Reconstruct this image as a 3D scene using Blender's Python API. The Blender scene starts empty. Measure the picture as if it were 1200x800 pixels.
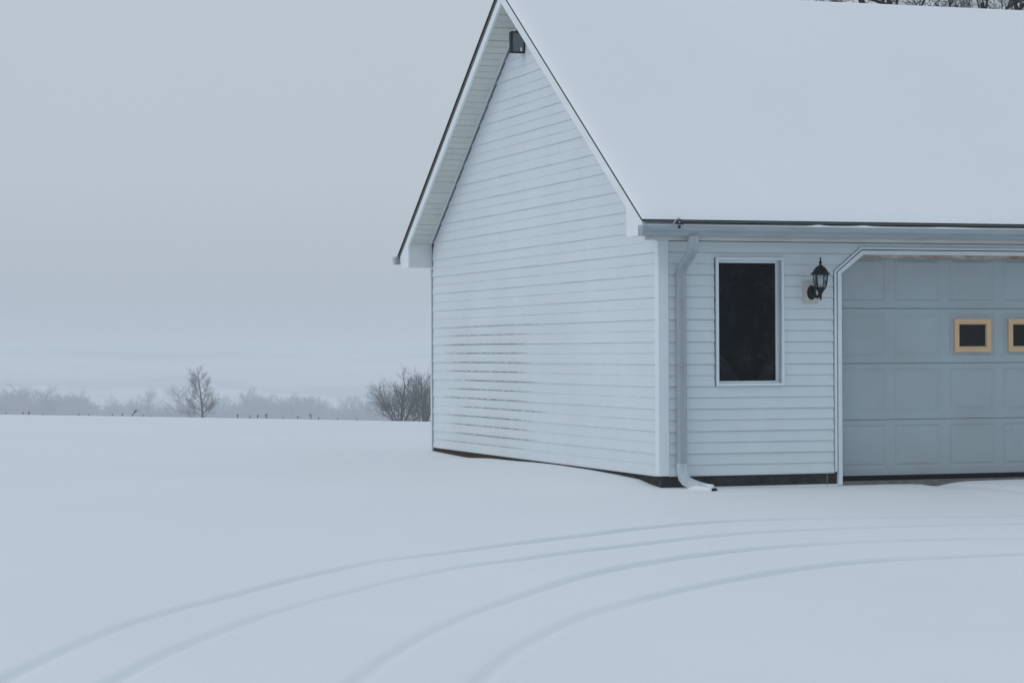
import bpy, bmesh, math, random
from mathutils import Vector, Matrix
rad = math.radians
sc = bpy.context.scene
col = sc.collection

# ------------------------------------------------------------------ lie of the land
import numpy as np
CAMX, CAMY, CAMZ = -8.0144, -20.175, 1.1249
WID, LEN = 7.36, 8.70            # gable width (y), front length (x)
GABLE_SNOW = [(-.5, -.118), (0, -.110), (.235, -.092), (.54, -.057), (1.19, -.040), (1.88, -.029), (2.9, -.024), (3.6, -.030), (4.2, -.041), (5.05, -.048), (5.97, -.076), (7.3, -.052), (8, -.06)]
FRONT_SNOW = [(-.5, -.112), (.1, -.112), (.5, -.116), (1.05, -.122), (1.65, -.131), (1.8, -.125), (2.27, -.124), (2.62, -.129), (2.77, -.138), (2.88, -.128), (3.07, -.113), (3.34, -.110), (3.7, -.107), (5, -.10), (9, -.11)]
def smooth(t):
    t = np.clip(t, 0, 1); return t*t*(3-2*t)
def ground_base(x, y):
    dx, dy = x-CAMX, y-CAMY
    d = np.hypot(dx, dy)
    az = np.clip(np.arctan2(dx, dy), -.25, .75)
    c = .0245 + (az-.1056)*.0249
    near = 1.865*np.clip(1-d/67, 0, None)**2.67
    far = .00001*np.clip(d-67, 0, 700)*d
    z = CAMZ - d*c - near - far
    back = np.clip(-dy, 0, None)
    # behind the viewer and to the sides the yard stays level
    k = smooth((np.arctan2(dx, dy)-.75)/.6) + smooth((-.25-np.arctan2(dx, dy))/.6)
    return z*(1-np.clip(k,0,1)) + np.clip(k,0,1)*np.maximum(z, -.74)
def ground(x, y):
    x = np.asarray(x, float); y = np.asarray(y, float)
    z = ground_base(x, y)
    # distance from the garage footprint
    ex = np.maximum(np.maximum(-x, x-LEN), 0); ey = np.maximum(np.maximum(-y, y-WID), 0)
    dist = np.hypot(ex, ey)
    gz = np.interp(y, [p[0] for p in GABLE_SNOW], [p[1] for p in GABLE_SNOW])
    fz = np.interp(x, [p[0] for p in FRONT_SNOW], [p[1] for p in FRONT_SNOW])
    wf = np.clip(ey*(y<0), 0, None); wg = np.clip(ex*(x<0), 0, None)
    t = np.where(y < 0, np.where(x < 0, wf/(wf+wg+1e-6), 1.0), 0.0)
    wall = np.where(x > 4.5, fz, t*fz + (1-t)*gz)
    k = np.exp(-(dist/1.1)**2)
    return z*(1-k) + wall*k

# ------------------------------------------------------------------ light values
HAZE_D = .00095
HAZE_COL = (.88, .916, .948, 1)
SUN_EL, SUN_ROT, SUN_E = 38, -98, .5
SKY_STOPS = [(0., (.42, .482, .545)), (.07, (.518, .582, .648)), (.14, (.53, .591, .66)), (1., (.545, .635, .725))]
EXPOS = 0.03

# ------------------------------------------------------------------ helpers
class MB:
    """collects vertices and faces, then links them as ONE mesh object"""
    def __init__(s): s.v = []; s.f = []; s.sm = []
    def quad(s, a, b, c, d, sm=False):
        n = len(s.v); s.v += [a, b, c, d]; s.f.append((n, n+1, n+2, n+3)); s.sm.append(sm)
    def poly(s, pts, sm=False):
        n = len(s.v); s.v += list(pts); s.f.append(tuple(range(n, n+len(pts)))); s.sm.append(sm)
    def box(s, x0, x1, y0, y1, z0, z1, ch=0.0):
        if ch > 0:
            s.prism([(x0+ch, y0), (x1-ch, y0), (x1, y0+ch), (x1, y1-ch), (x1-ch, y1), (x0+ch, y1), (x0, y1-ch), (x0, y0+ch)],
                    lambda a, b, t: (a, b, t), z0, z1); return
        s.prism([(x0, y0), (x1, y0), (x1, y1), (x0, y1)], lambda a, b, t: (a, b, t), z0, z1)
    def prism(s, poly, fn, t0, t1, sm=False):
        """polygon in (a, b) swept from t0 to t1; fn(a, b, t) gives the point"""
        n = len(s.v); k = len(poly)
        for t in (t0, t1): s.v += [fn(a, b, t) for a, b in poly]
        s.f.append(tuple(n+i for i in range(k))); s.sm.append(False)
        s.f.append(tuple(n+k+i for i in reversed(range(k)))); s.sm.append(False)
        for i in range(k):
            j = (i+1) % k
            s.f.append((n+i, n+k+i, n+k+j, n+j)); s.sm.append(sm)
    def tube(s, pts, radii, sides=8, cap=True, sm=True, section=None):
        """round (or section-shaped) tube along pts"""
        pts = [Vector(p) for p in pts]; n0 = len(s.v); m = len(pts)
        if not hasattr(radii, '__len__'): radii = [radii]*m
        ref = None
        sec = section or [(math.cos(2*math.pi*i/sides), math.sin(2*math.pi*i/sides)) for i in range(sides)]
        k = len(sec)
        for i, p in enumerate(pts):
            t = (pts[min(i+1, m-1)]-pts[max(i-1, 0)])
            t = t.normalized() if t.length > 1e-9 else Vector((0, 0, 1))
            if ref is None:
                ref = Vector((1, 0, 0)) if abs(t.x) < .8 else Vector((0, 1, 0))
            a = (ref - t*ref.dot(t)).normalized(); b = t.cross(a); ref = a
            for (u, w) in sec: s.v.append(tuple(p + (a*u + b*w)*radii[i]))
        for i in range(m-1):
            for j in range(k):
                q = (j+1) % k
                s.f.append((n0+i*k+j, n0+i*k+q, n0+(i+1)*k+q, n0+(i+1)*k+j)); s.sm.append(sm)
        if cap:
            s.f.append(tuple(n0+j for j in reversed(range(k)))); s.sm.append(False)
            s.f.append(tuple(n0+(m-1)*k+j for j in range(k))); s.sm.append(False)
    def lathe(s, c, prof, sides=16, sm=True, axis='z', phase=0.0):
        n0 = len(s.v); m = len(prof)
        for (r, h) in prof:
            for i in range(sides):
                a = 2*math.pi*i/sides+phase
                if axis == 'z': s.v.append((c[0]+r*math.cos(a), c[1]+r*math.sin(a), c[2]+h))
                else: s.v.append((c[0]+r*math.cos(a), c[1]+h, c[2]+r*math.sin(a)))
        for i in range(m-1):
            for j in range(sides):
                q = (j+1) % sides
                s.f.append((n0+i*sides+j, n0+i*sides+q, n0+(i+1)*sides+q, n0+(i+1)*sides+j)); s.sm.append(sm)
        s.f.append(tuple(n0+j for j in reversed(range(sides)))); s.sm.append(False)
        s.f.append(tuple(n0+(m-1)*sides+j for j in range(sides))); s.sm.append(False)
    def build(s, name, mat, parent=None, origin=None, recalc=True):
        me = bpy.data.meshes.new(name)
        me.from_pydata([tuple(p) for p in s.v], [], s.f)
        me.polygons.foreach_set('use_smooth', s.sm)
        me.materials.append(mat)
        if recalc:
            bm = bmesh.new(); bm.from_mesh(me); bmesh.ops.recalc_face_normals(bm, faces=bm.faces); bm.to_mesh(me); bm.free()
        o = bpy.data.objects.new(name, me); col.objects.link(o)
        if parent is not None: o.parent = parent
        if origin is not None:
            me.transform(Matrix.Translation(-Vector(origin))); o.location = origin
        return o

def tag(o, label=None, cat=None, group=None, kind=None):
    for k, v in (('label', label), ('category', cat), ('group', group), ('kind', kind)):
        if v: o[k] = v
    return o
def empty(name, loc):
    o = bpy.data.objects.new(name, None); col.objects.link(o); o.location = loc; o.empty_display_size = .2
    return o
def child(mb, name, mat, root, label=None):
    """a part written in world coordinates, hung under its thing"""
    o = mb.build(name, mat)
    off = Vector((0, 0, 0)); r = root
    while r is not None: off += Vector(r.location); r = r.parent
    o.data.transform(Matrix.Translation(-off)); o.parent = root
    if label: o['label'] = label
    return o

# ------------------------------------------------------------------ materials
def newmat(name):
    m = bpy.data.materials.new(name); m.use_nodes = True
    nt = m.node_tree; bs = nt.nodes['Principled BSDF']
    return m, nt, bs
def node(nt, typ, **kw):
    n = nt.nodes.new(typ)
    for k, v in kw.items():
        if k in n.inputs: n.inputs[k].default_value = v
        else: setattr(n, k, v)
    return n
def objco(nt, scale=(1, 1, 1)):
    tc = node(nt, 'ShaderNodeTexCoord'); mp = node(nt, 'ShaderNodeMapping')
    mp.inputs['Scale'].default_value = scale
    nt.links.new(tc.outputs['Object'], mp.inputs['Vector']); return mp.outputs['Vector']
def noise(nt, vec, scale, detail=4, rough=.55):
    n = node(nt, 'ShaderNodeTexNoise'); n.inputs['Scale'].default_value = scale
    n.inputs['Detail'].default_value = detail; n.inputs['Roughness'].default_value = rough
    nt.links.new(vec, n.inputs['Vector']); return n.outputs['Fac']
def ramp(nt, fac, stops):
    r = node(nt, 'ShaderNodeValToRGB'); e = r.color_ramp.elements
    e[0].position, e[0].color = stops[0][0], tuple(stops[0][1])+(1,)
    e[1].position, e[1].color = stops[-1][0], tuple(stops[-1][1])+(1,)
    for p, c in stops[1:-1]:
        x = e.new(p); x.color = tuple(c)+(1,)
    nt.links.new(fac, r.inputs['Fac']); return r.outputs['Color']
def mixc(nt, fac, a, b, mode='MIX'):
    m = node(nt, 'ShaderNodeMix'); m.data_type = 'RGBA'; m.blend_type = mode
    for sock, val in ((m.inputs['Factor'], fac), (m.inputs[6], a), (m.inputs[7], b)):
        if hasattr(val, 'links'): nt.links.new(val, sock)
        elif isinstance(val, (int, float)): sock.default_value = val
        else: sock.default_value = tuple(val)+(1,)
    return m.outputs[2]
def math_(nt, op, a, b=None, c=None, clamp=False):
    m = node(nt, 'ShaderNodeMath'); m.operation = op; m.use_clamp = clamp
    for i, v in enumerate((a, b, c)):
        if v is None: continue
        if hasattr(v, 'links'): nt.links.new(v, m.inputs[i])
        else: m.inputs[i].default_value = v
    return m.outputs[0]
def bump(nt, bs, h, strength, dist):
    b = node(nt, 'ShaderNodeBump'); b.inputs['Strength'].default_value = strength; b.inputs['Distance'].default_value = dist
    nt.links.new(h, b.inputs['Height']); nt.links.new(b.outputs['Normal'], bs.inputs['Normal'])

def simple(name, c, rough=.5, var=.12, scale=6, spec=.5, metal=0., bmp=0., stretch=(1, 1, 1)):
    m, nt, bs = newmat(name); v = objco(nt, stretch)
    f = noise(nt, v, scale, 6)
    lo = [x*(1-var) for x in c]; hi = [min(1, x*(1+var)) for x in c]
    nt.links.new(ramp(nt, f, [(.3, lo), (.7, hi)]), bs.inputs['Base Color'])
    bs.inputs['Roughness'].default_value = rough; bs.inputs['Specular IOR Level'].default_value = spec
    bs.inputs['Metallic'].default_value = metal
    if bmp: bump(nt, bs, noise(nt, v, scale*6, 3), .5, bmp)
    return m

SNOW = (.795, .832, .86)
def snow_mat():
    m, nt, bs = newmat('snow'); v = objco(nt)
    f = noise(nt, v, .35, 3)
    at_ = node(nt, 'ShaderNodeAttribute'); at_.attribute_name = 'rut_tint'
    cc = mixc(nt, math_(nt, 'MULTIPLY', at_.outputs['Fac'], 1.0, clamp=True), ramp(nt, f, [(.3, [x*.97 for x in SNOW]), (.7, SNOW)]), (.635, .70, .73))   # darker, bluer tint in the wheel ruts, stronger towards the right
    nt.links.new(cc, bs.inputs['Base Color'])
    bs.inputs['Roughness'].default_value = .75; bs.inputs['Specular IOR Level'].default_value = .2
    h1 = noise(nt, v, 1.3, 3); h2 = noise(nt, v, 30, 3)
    h = math_(nt, 'ADD', math_(nt, 'MULTIPLY', h1, 1.0), math_(nt, 'MULTIPLY', h2, .10))
    bump(nt, bs, h, .5, .02)
    return m
def siding_mat(name, stain):
    m, nt, bs = newmat(name)
    tc = node(nt, 'ShaderNodeTexCoord'); sp = node(nt, 'ShaderNodeSeparateXYZ'); nt.links.new(tc.outputs['Object'], sp.inputs[0])
    big = noise(nt, objco(nt, (1, 1, .6)), .9, 4)
    base = ramp(nt, big, [(.25, (.60, .665, .70)), (.75, (.66, .73, .765))])
    streak = noise(nt, objco(nt, (5, 5, .5)), 2.2, 5)
    base = mixc(nt, math_(nt, 'MULTIPLY', math_(nt, 'SUBTRACT', streak, .5, clamp=True), .3), base, (.45, .52, .54))
    # height inside one course
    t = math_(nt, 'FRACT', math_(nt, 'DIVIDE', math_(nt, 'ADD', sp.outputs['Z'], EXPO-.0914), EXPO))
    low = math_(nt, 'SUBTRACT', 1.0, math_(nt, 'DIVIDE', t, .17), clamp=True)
    if stain:
        # algae under the laps in the lower far half of the wall
        y = sp.outputs['Y']; z = sp.outputs['Z']
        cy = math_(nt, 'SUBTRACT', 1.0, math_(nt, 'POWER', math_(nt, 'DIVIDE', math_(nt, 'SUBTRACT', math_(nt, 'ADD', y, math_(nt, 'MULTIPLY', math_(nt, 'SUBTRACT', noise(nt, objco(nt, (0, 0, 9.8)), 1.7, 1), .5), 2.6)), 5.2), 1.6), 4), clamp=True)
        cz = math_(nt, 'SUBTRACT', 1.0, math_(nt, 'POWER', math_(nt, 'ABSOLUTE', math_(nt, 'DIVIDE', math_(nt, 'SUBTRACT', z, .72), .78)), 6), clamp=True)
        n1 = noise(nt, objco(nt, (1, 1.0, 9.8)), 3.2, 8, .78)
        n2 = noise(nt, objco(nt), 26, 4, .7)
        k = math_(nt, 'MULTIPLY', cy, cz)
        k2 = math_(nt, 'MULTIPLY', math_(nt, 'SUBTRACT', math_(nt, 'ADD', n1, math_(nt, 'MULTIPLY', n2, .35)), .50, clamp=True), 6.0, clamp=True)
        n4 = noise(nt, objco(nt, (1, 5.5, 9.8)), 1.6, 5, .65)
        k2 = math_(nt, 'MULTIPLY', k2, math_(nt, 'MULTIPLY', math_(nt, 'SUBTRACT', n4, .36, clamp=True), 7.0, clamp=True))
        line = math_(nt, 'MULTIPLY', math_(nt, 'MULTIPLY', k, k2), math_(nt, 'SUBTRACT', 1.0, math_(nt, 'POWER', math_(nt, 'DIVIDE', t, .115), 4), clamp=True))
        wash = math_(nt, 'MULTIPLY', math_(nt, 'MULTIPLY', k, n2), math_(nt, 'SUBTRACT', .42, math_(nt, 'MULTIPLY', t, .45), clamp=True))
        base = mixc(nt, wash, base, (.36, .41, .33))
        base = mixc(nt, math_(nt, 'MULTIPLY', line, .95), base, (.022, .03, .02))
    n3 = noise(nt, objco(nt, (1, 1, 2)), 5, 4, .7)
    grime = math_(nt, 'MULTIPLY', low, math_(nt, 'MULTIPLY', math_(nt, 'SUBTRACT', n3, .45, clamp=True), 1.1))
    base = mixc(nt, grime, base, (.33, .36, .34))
    nt.links.new(base, bs.inputs['Base Color'])
    bs.inputs['Roughness'].default_value = .45; bs.inputs['Specular IOR Level'].default_value = .35
    h = math_(nt, 'ADD', noise(nt, objco(nt, (.7, .7, 3)), 2.0, 2), math_(nt, 'MULTIPLY', noise(nt, objco(nt, (1.5, 1.5, 60)), 3, 2), .05))
    bump(nt, bs, h, .5, .012)
    return m
def door_mat():
    m, nt, bs = newmat('garage_door_paint')
    f = noise(nt, objco(nt, (1, 1, 1)), 1.2, 5)
    base = ramp(nt, f, [(.28, (.325, .37, .39)), (.5, (.36, .42, .445)), (.75, (.365, .45, .48))])
    g = noise(nt, objco(nt, (30, 1, 2.2)), 4, 5, .65)
    base = mixc(nt, math_(nt, 'MULTIPLY', math_(nt, 'SUBTRACT', g, .52, clamp=True), .8), base, (.20, .25, .29))
    nt.links.new(base, bs.inputs['Base Color'])
    bs.inputs['Roughness'].default_value = .5; bs.inputs['Specular IOR Level'].default_value = .35
    bump(nt, bs, math_(nt, 'ADD', math_(nt, 'MULTIPLY', noise(nt, objco(nt, (2.5, 1, 28)), 3, 4), .2), noise(nt, objco(nt), 2.5, 2)), .4, .004)
    return m
def concrete_mat(name, lo, hi):
    m, nt, bs = newmat(name); v = objco(nt)
    f = noise(nt, v, 9, 8, .7)
    nt.links.new(ramp(nt, f, [(.3, lo), (.72, hi)]), bs.inputs['Base Color'])
    bs.inputs['Roughness'].default_value = .95; bs.inputs['Specular IOR Level'].default_value = .15
    bump(nt, bs, noise(nt, v, 60, 4), .8, .01); return m
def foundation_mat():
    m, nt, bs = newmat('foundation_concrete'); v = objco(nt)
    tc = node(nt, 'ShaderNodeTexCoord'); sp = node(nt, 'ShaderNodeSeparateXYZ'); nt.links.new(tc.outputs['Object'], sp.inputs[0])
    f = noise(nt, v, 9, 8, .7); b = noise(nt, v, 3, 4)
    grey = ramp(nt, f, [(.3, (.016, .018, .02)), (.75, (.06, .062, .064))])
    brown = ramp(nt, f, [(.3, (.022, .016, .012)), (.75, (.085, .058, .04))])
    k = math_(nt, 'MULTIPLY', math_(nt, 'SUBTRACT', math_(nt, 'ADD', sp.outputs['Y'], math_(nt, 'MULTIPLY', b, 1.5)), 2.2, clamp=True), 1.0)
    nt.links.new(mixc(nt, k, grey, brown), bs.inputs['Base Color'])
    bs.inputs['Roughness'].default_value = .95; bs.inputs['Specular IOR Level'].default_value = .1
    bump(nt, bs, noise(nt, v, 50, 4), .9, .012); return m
def bark_mat(name, lo, hi, haze_tint=0.):
    m, nt, bs = newmat(name); v = objco(nt, (6, 6, 1.2))
    nt.links.new(ramp(nt, noise(nt, v, 3, 6, .7), [(.3, lo), (.7, hi)]), bs.inputs['Base Color'])
    bs.inputs['Roughness'].default_value = .9; bs.inputs['Specular IOR Level'].default_value = .15
    return m
def rust_white():
    m, nt, bs = newmat('stained_white_paint'); v = objco(nt, (1, 1, 3))
    f = noise(nt, v, 4.5, 6, .65)
    nt.links.new(ramp(nt, f, [(.38, (.50, .48, .46)), (.55, (.34, .26, .20)), (.68, (.16, .085, .045))]), bs.inputs['Base Color'])
    bs.inputs['Roughness'].default_value = .7; return m
def glass_mat(name, tint, gloss, rough=.04, mottle=.38):
    m, nt, bs = newmat(name); nt.nodes.remove(bs)
    out = nt.nodes['Material Output']
    tr = node(nt, 'ShaderNodeBsdfTransparent'); tr.inputs[0].default_value = tuple(tint)+(1,)
    gl = node(nt, 'ShaderNodeBsdfGlossy'); gl.inputs['Roughness'].default_value = rough; gl.inputs[0].default_value = (gloss, gloss, gloss, 1)
    fr = node(nt, 'ShaderNodeFresnel'); fr.inputs[0].default_value = 1.45
    mx = node(nt, 'ShaderNodeMixShader')
    nt.links.new(fr.outputs[0], mx.inputs[0]); nt.links.new(tr.outputs[0], mx.inputs[1]); nt.links.new(gl.outputs[0], mx.inputs[2])
    df = node(nt, 'ShaderNodeBsdfDiffuse'); df.inputs[0].default_value = (.42, .46, .47, 1)
    m2 = node(nt, 'ShaderNodeMixShader'); v = objco(nt)
    f = math_(nt, 'MULTIPLY', math_(nt, 'SUBTRACT', math_(nt, 'MULTIPLY', noise(nt, v, 5, 5, .7), noise(nt, v, 24, 3, .7)), .25, clamp=True), mottle)  # pale diffuse mottle: painted reflections and dirt on the window, frosting on the lantern
    nt.links.new(f, m2.inputs[0]); nt.links.new(mx.outputs[0], m2.inputs[1]); nt.links.new(df.outputs[0], m2.inputs[2])
    nt.links.new(m2.outputs[0], out.inputs['Surface']); return m

EXPO = .1016
M = dict(
    snow=snow_mat(),
    gable=siding_mat('stained_white_siding', True),
    front=siding_mat('white_siding', False),
    trim=simple('white_trim', (.67, .735, .77), .45, .05, 3),
    post=simple('white_vinyl_post', (.685, .75, .785), .4, .03, 2),
    rake=simple('rake_board_white', (.76, .81, .835), .45, .04, 3),
    fascia=simple('weathered_white_fascia', (.60, .60, .57), .55, .16, 3, stretch=(.6, 1, 4)),
    soffit=simple('white_soffit', (.63, .64, .615), .5, .06, 4),
    boxed=simple('boxed_eave_metal', (.66, .69, .69), .5, .06, 2),
    sheath=simple('dark_sheathing', (.035, .04, .045), .9, .2, 5),
    shingle=simple('black_shingle', (.018, .020, .023), .95, .3, 30, .2),
    drip=simple('grey_drip_edge', (.10, .115, .125), .6, .1, 5),
    gutter=simple('grey_gutter_metal', (.30, .345, .385), .42, .12, 4, .5, 0.0, 0, (.5, 2, 4)),
    spout=simple('grey_downspout_metal', (.33, .375, .41), .42, .10, 5, .5, 0.0, 0, (2, 2, .5)),
    door=door_mat(),
    tan=simple('tan_window_trim', (.62, .43, .25), .55, .06, 8),
    black=simple('black_iron', (.007, .009, .010), .5, .2, 20, .22),
    dglass=simple('dark_door_glass', (.004, .006, .007), .12, .2, 6, .22),
    rubber=simple('black_rubber', (.010, .011, .012), .8, .2, 10, .2),
    found=foundation_mat(),
    slab=concrete_mat('slab_concrete', (.10, .10, .10), (.22, .215, .21)),
    rusty=rust_white(),
    pane=glass_mat('window_pane_glass', (.60, .66, .68), .16),
    dpane=glass_mat('door_pane_glass', (.30, .34, .36), .5),
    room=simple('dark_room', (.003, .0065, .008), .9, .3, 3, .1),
    curtain=simple('dim_curtain', (.022, .038, .05), .9, .15, 6, .1),
    lampglass=glass_mat('lantern_glass', (.86, .90, .92), .8, .12, 4.0),
    bulb=simple('white_bulb', (.70, .74, .76), .3, .02, 3),
    floodglass=simple('flood_lens', (.13, .155, .18), .25, .2, 5, .5),
    floodlit=simple('flood_reflector', (.32, .36, .38), .25, .2, 9, .5),
    block=simple('beige_block', (.54, .535, .51), .5, .05, 4),
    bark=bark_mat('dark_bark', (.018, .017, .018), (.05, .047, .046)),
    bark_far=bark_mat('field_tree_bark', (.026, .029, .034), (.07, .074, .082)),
    bark_mist=bark_mat('mist_blue_bark', (.028, .045, .08), (.07, .098, .15)),  # blue of the distant mist put into the bark colour
    weed=simple('dry_weed', (.10, .075, .045), .9, .3, 20, .1),
    frost=simple('frosted_pipe', (.50, .55, .58), .7, .12, 14),
    wire=simple('galvanised_strap', (.40, .42, .43), .4, .1, 10, .5, .3),
)

# ------------------------------------------------------------------ the snow-covered ground, one sheet
TRACKS = [[(-9.4, -14.96), (-8.14, -12.24), (-7.31, -10.42), (-6.89, -9.51), (-6.55, -8.77), (-5.96, -7.6), (-5.22, -6.56), (-4.2, -5.25), (-3.54, -4.64), (-2.71, -3.96), (-1.81, -3.26), (-0.85, -2.62), (0.02, -2.31), (1.24, -2.18), (2.51, -2.08), (4.01, -1.96), (6.5, -1.77), (10.49, -1.45)], [(-9.11, -14.95), (-7.77, -12.26), (-6.88, -10.47), (-6.43, -9.58), (-6.0, -8.72), (-5.34, -7.59), (-4.54, -6.57), (-3.87, -5.78), (-3.06, -5.03), (-1.78, -4.07), (-0.47, -3.4), (0.79, -3.05), (2.06, -2.85), (3.54, -2.62), (6.01, -2.23), (9.96, -1.61)], [(-8.08, -15.14), (-6.74, -12.45), (-5.85, -10.66), (-5.4, -9.77), (-5.0, -8.97), (-4.42, -8.0), (-3.72, -7.02), (-2.74, -5.8), (-1.83, -5.02), (-0.96, -4.48), (0.22, -4.18), (1.33, -4.11), (2.83, -4.02), (5.32, -3.86), (9.31, -3.61)], [(-7.68, -15.15), (-6.27, -12.5), (-5.32, -10.74), (-4.85, -9.86), (-4.32, -8.87), (-3.62, -7.86), (-3.0, -7.22), (-2.12, -6.41), (-1.22, -5.76), (-0.41, -5.39), (0.7, -5.2), (2.18, -4.95), (4.64, -4.53), (8.59, -3.85)]]
def spaced(a, b, h): return list(np.linspace(a, b, max(2, int(round((b-a)/h))+1)))
def geo(a, b, h0, g):
    out = []; x = a; h = h0
    while x < b: out.append(x); x += h; h *= g
    return out+[b]
FX0, FX1, FY0, FY1 = -8.3, 7.0, -11.6, .6
xs = [-v for v in reversed(geo(-FX0, 900, .06, 1.12))][:-1] + spaced(FX0, FX1, .021) + geo(FX1, 2600, .06, 1.12)[1:]
ys = [-v for v in reversed(geo(-FY0, 500, .06, 1.12))][:-1] + spaced(FY0, FY1, .018) + geo(FY1, 9, .05, 1.0)[1:] + geo(9, 3200, .06, 1.07)[1:]
xs = np.array(xs); ys = np.array(ys)
X, Y = np.meshgrid(xs, ys)
Z = ground(X, Y)
rng = np.random.RandomState(4)
def vnoise(x, y, cell, seed):
    r = np.random.RandomState(seed); g = r.rand(256, 256)
    fx, fy = x/cell, y/cell
    ix, iy = np.floor(fx).astype(int), np.floor(fy).astype(int)
    tx, ty = fx-ix, fy-iy
    tx = tx*tx*(3-2*tx); ty = ty*ty*(3-2*ty)
    a = g[ix % 256, iy % 256]; b = g[(ix+1) % 256, iy % 256]; c = g[ix % 256, (iy+1) % 256]; d = g[(ix+1) % 256, (iy+1) % 256]
    return (a*(1-tx)+b*tx)*(1-ty)+(c*(1-tx)+d*tx)*ty-.5
near = np.clip(1-np.hypot(X+2, Y+4)/45, 0, 1)
nearwall = np.exp(-(np.hypot(np.maximum(np.maximum(-X, X-LEN), 0), np.maximum(np.maximum(-Y, Y-WID), 0))/.6)**2)
near = near*(1-.85*nearwall)
Z = Z + near*(.030*vnoise(X, Y, 3.3, 1) + .010*vnoise(X, Y, .9, 2) + .004*vnoise(X, Y, .3, 3))
def catmull(pts, n=14):
    P = np.array([pts[0]]+list(pts)+[pts[-1]], float); out = []
    for i in range(1, len(P)-2):
        p0, p1, p2, p3 = P[i-1], P[i], P[i+1], P[i+2]
        for t in np.linspace(0, 1, n, endpoint=False):
            out.append(.5*((2*p1)+(-p0+p2)*t+(2*p0-5*p1+4*p2-p3)*t*t+(-p0+3*p1-3*p2+p3)*t**3))
    out.append(P[-2]); return np.array(out)
def dist_to(path, xx, yy):
    best = np.full(xx.shape, 1e9)
    for a, b in zip(path[:-1], path[1:]):
        mnx, mxx = min(a[0], b[0])-.6, max(a[0], b[0])+.6; mny, mxy = min(a[1], b[1])-.6, max(a[1], b[1])+.6
        m = (xx > mnx) & (xx < mxx) & (yy > mny) & (yy < mxy)
        if not m.any(): continue
        ab = b-a; L = ab@ab+1e-12
        t = np.clip(((xx[m]-a[0])*ab[0]+(yy[m]-a[1])*ab[1])/L, 0, 1)
        d = np.hypot(xx[m]-a[0]-t*ab[0], yy[m]-a[1]-t*ab[1])
        best[m] = np.minimum(best[m], d)
    return best
RUT_TINT = np.zeros_like(X)
for i, tr in enumerate(TRACKS):
    path = catmull(tr)+np.array([(0, 0), (.02, 0), (.05, 0), (.05, 0)][i])*1.0
    wob = .03*vnoise(X, Y, 1.1, 20+i)
    d = dist_to(path, X, Y)+wob*.5
    depth = (.044, .037, .038, .033)[i]*(.45+.30*smooth((X+4.2)/2.5)-.22*smooth((X+1.5)/2.5))*(1+.5*vnoise(X, Y, 1.6, 30+i)+.35*vnoise(X, Y, .35, 40+i))
    q = smooth((X+4.6)/4.2); ww = .043+.037*q; pw = 2.5+5.5*q
    Z -= depth*np.exp(-np.abs(d/ww)**pw)
    RUT_TINT = np.maximum(RUT_TINT, np.exp(-np.abs(d/(ww*1.05))**4)*(.2+.8*q)*(1.35, 1.3, 1.0, .9)[i]*(1+.5*vnoise(X, Y, .7, 70+i)))
# drifted snow over the downspout extension
P0, P1 = np.array((.17, -.07)), np.array((.37, -.34))
ab = P1-P0; tt = np.clip(((X-P0[0])*ab[0]+(Y-P0[1])*ab[1])/(ab@ab), 0, 1)
dd = np.hypot(X-P0[0]-tt*ab[0], Y-P0[1]-tt*ab[1])
over = ((X-P0[0])*ab[0]+(Y-P0[1])*ab[1])/(ab@ab) <= 1.0
Z += np.where(over, .058*smooth((tt-.12)/.5)*np.exp(-(dd/.055)**2), 0)
# faint scrape in front of the door
sd = dist_to(catmull([(2.75, -.1), (3.1, -.5), (3.6, -.95), (4.6, -1.5), (6.5, -1.9)]), X, Y)
Z -= .02*np.exp(-(sd/.12)**2)
inside = (X > .03) & (X < LEN-.03) & (Y > .22) & (Y < WID-.03)
Z = np.where(inside, np.minimum(Z, -.25), Z)
ny, nx = X.shape
me = bpy.data.meshes.new('ground')
V = np.stack([X, Y, Z], -1).reshape(-1, 3)
idx = np.arange(nx*ny).reshape(ny, nx)
F = np.stack([idx[:-1, :-1], idx[:-1, 1:], idx[1:, 1:], idx[1:, :-1]], -1).reshape(-1, 4)
me.vertices.add(len(V)); me.vertices.foreach_set('co', V.astype(np.float32).ravel())
me.loops.add(F.size); me.loops.foreach_set('vertex_index', F.astype(np.int32).ravel())
me.polygons.add(len(F)); me.polygons.foreach_set('loop_start', np.arange(0, F.size, 4, dtype=np.int32))
me.polygons.foreach_set('use_smooth', np.ones(len(F), bool))
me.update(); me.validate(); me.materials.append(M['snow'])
pk = me.attributes.new('rut_tint', 'FLOAT', 'POINT'); pk.data.foreach_set('value', RUT_TINT.astype(np.float32).ravel())
g_ = bpy.data.objects.new('ground', me); col.objects.link(g_)
tag(g_, 'smooth white snow field with curved tyre tracks sloping away from the garage', 'snow ground', kind='structure')

# ------------------------------------------------------------------ the garage
AY, AZ = 3.70, 4.945                   # ridge line
NS, FSL = .6465, .656                  # slopes of the near and far roof
RO, EO = .305, .375                    # overhang at the gable and at the eave
TN, TF = -.388, 7.7675                 # eave tips in y
def rooft(y): return AZ-NS*(AY-y) if y < AY else AZ-FSL*(y-AY)
root = empty('garage', (0, 0, 0))
tag(root, 'white vinyl-sided garage with steep snow-covered roof standing in a snowy yard', 'garage')
rnd = random.Random(7)

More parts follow.
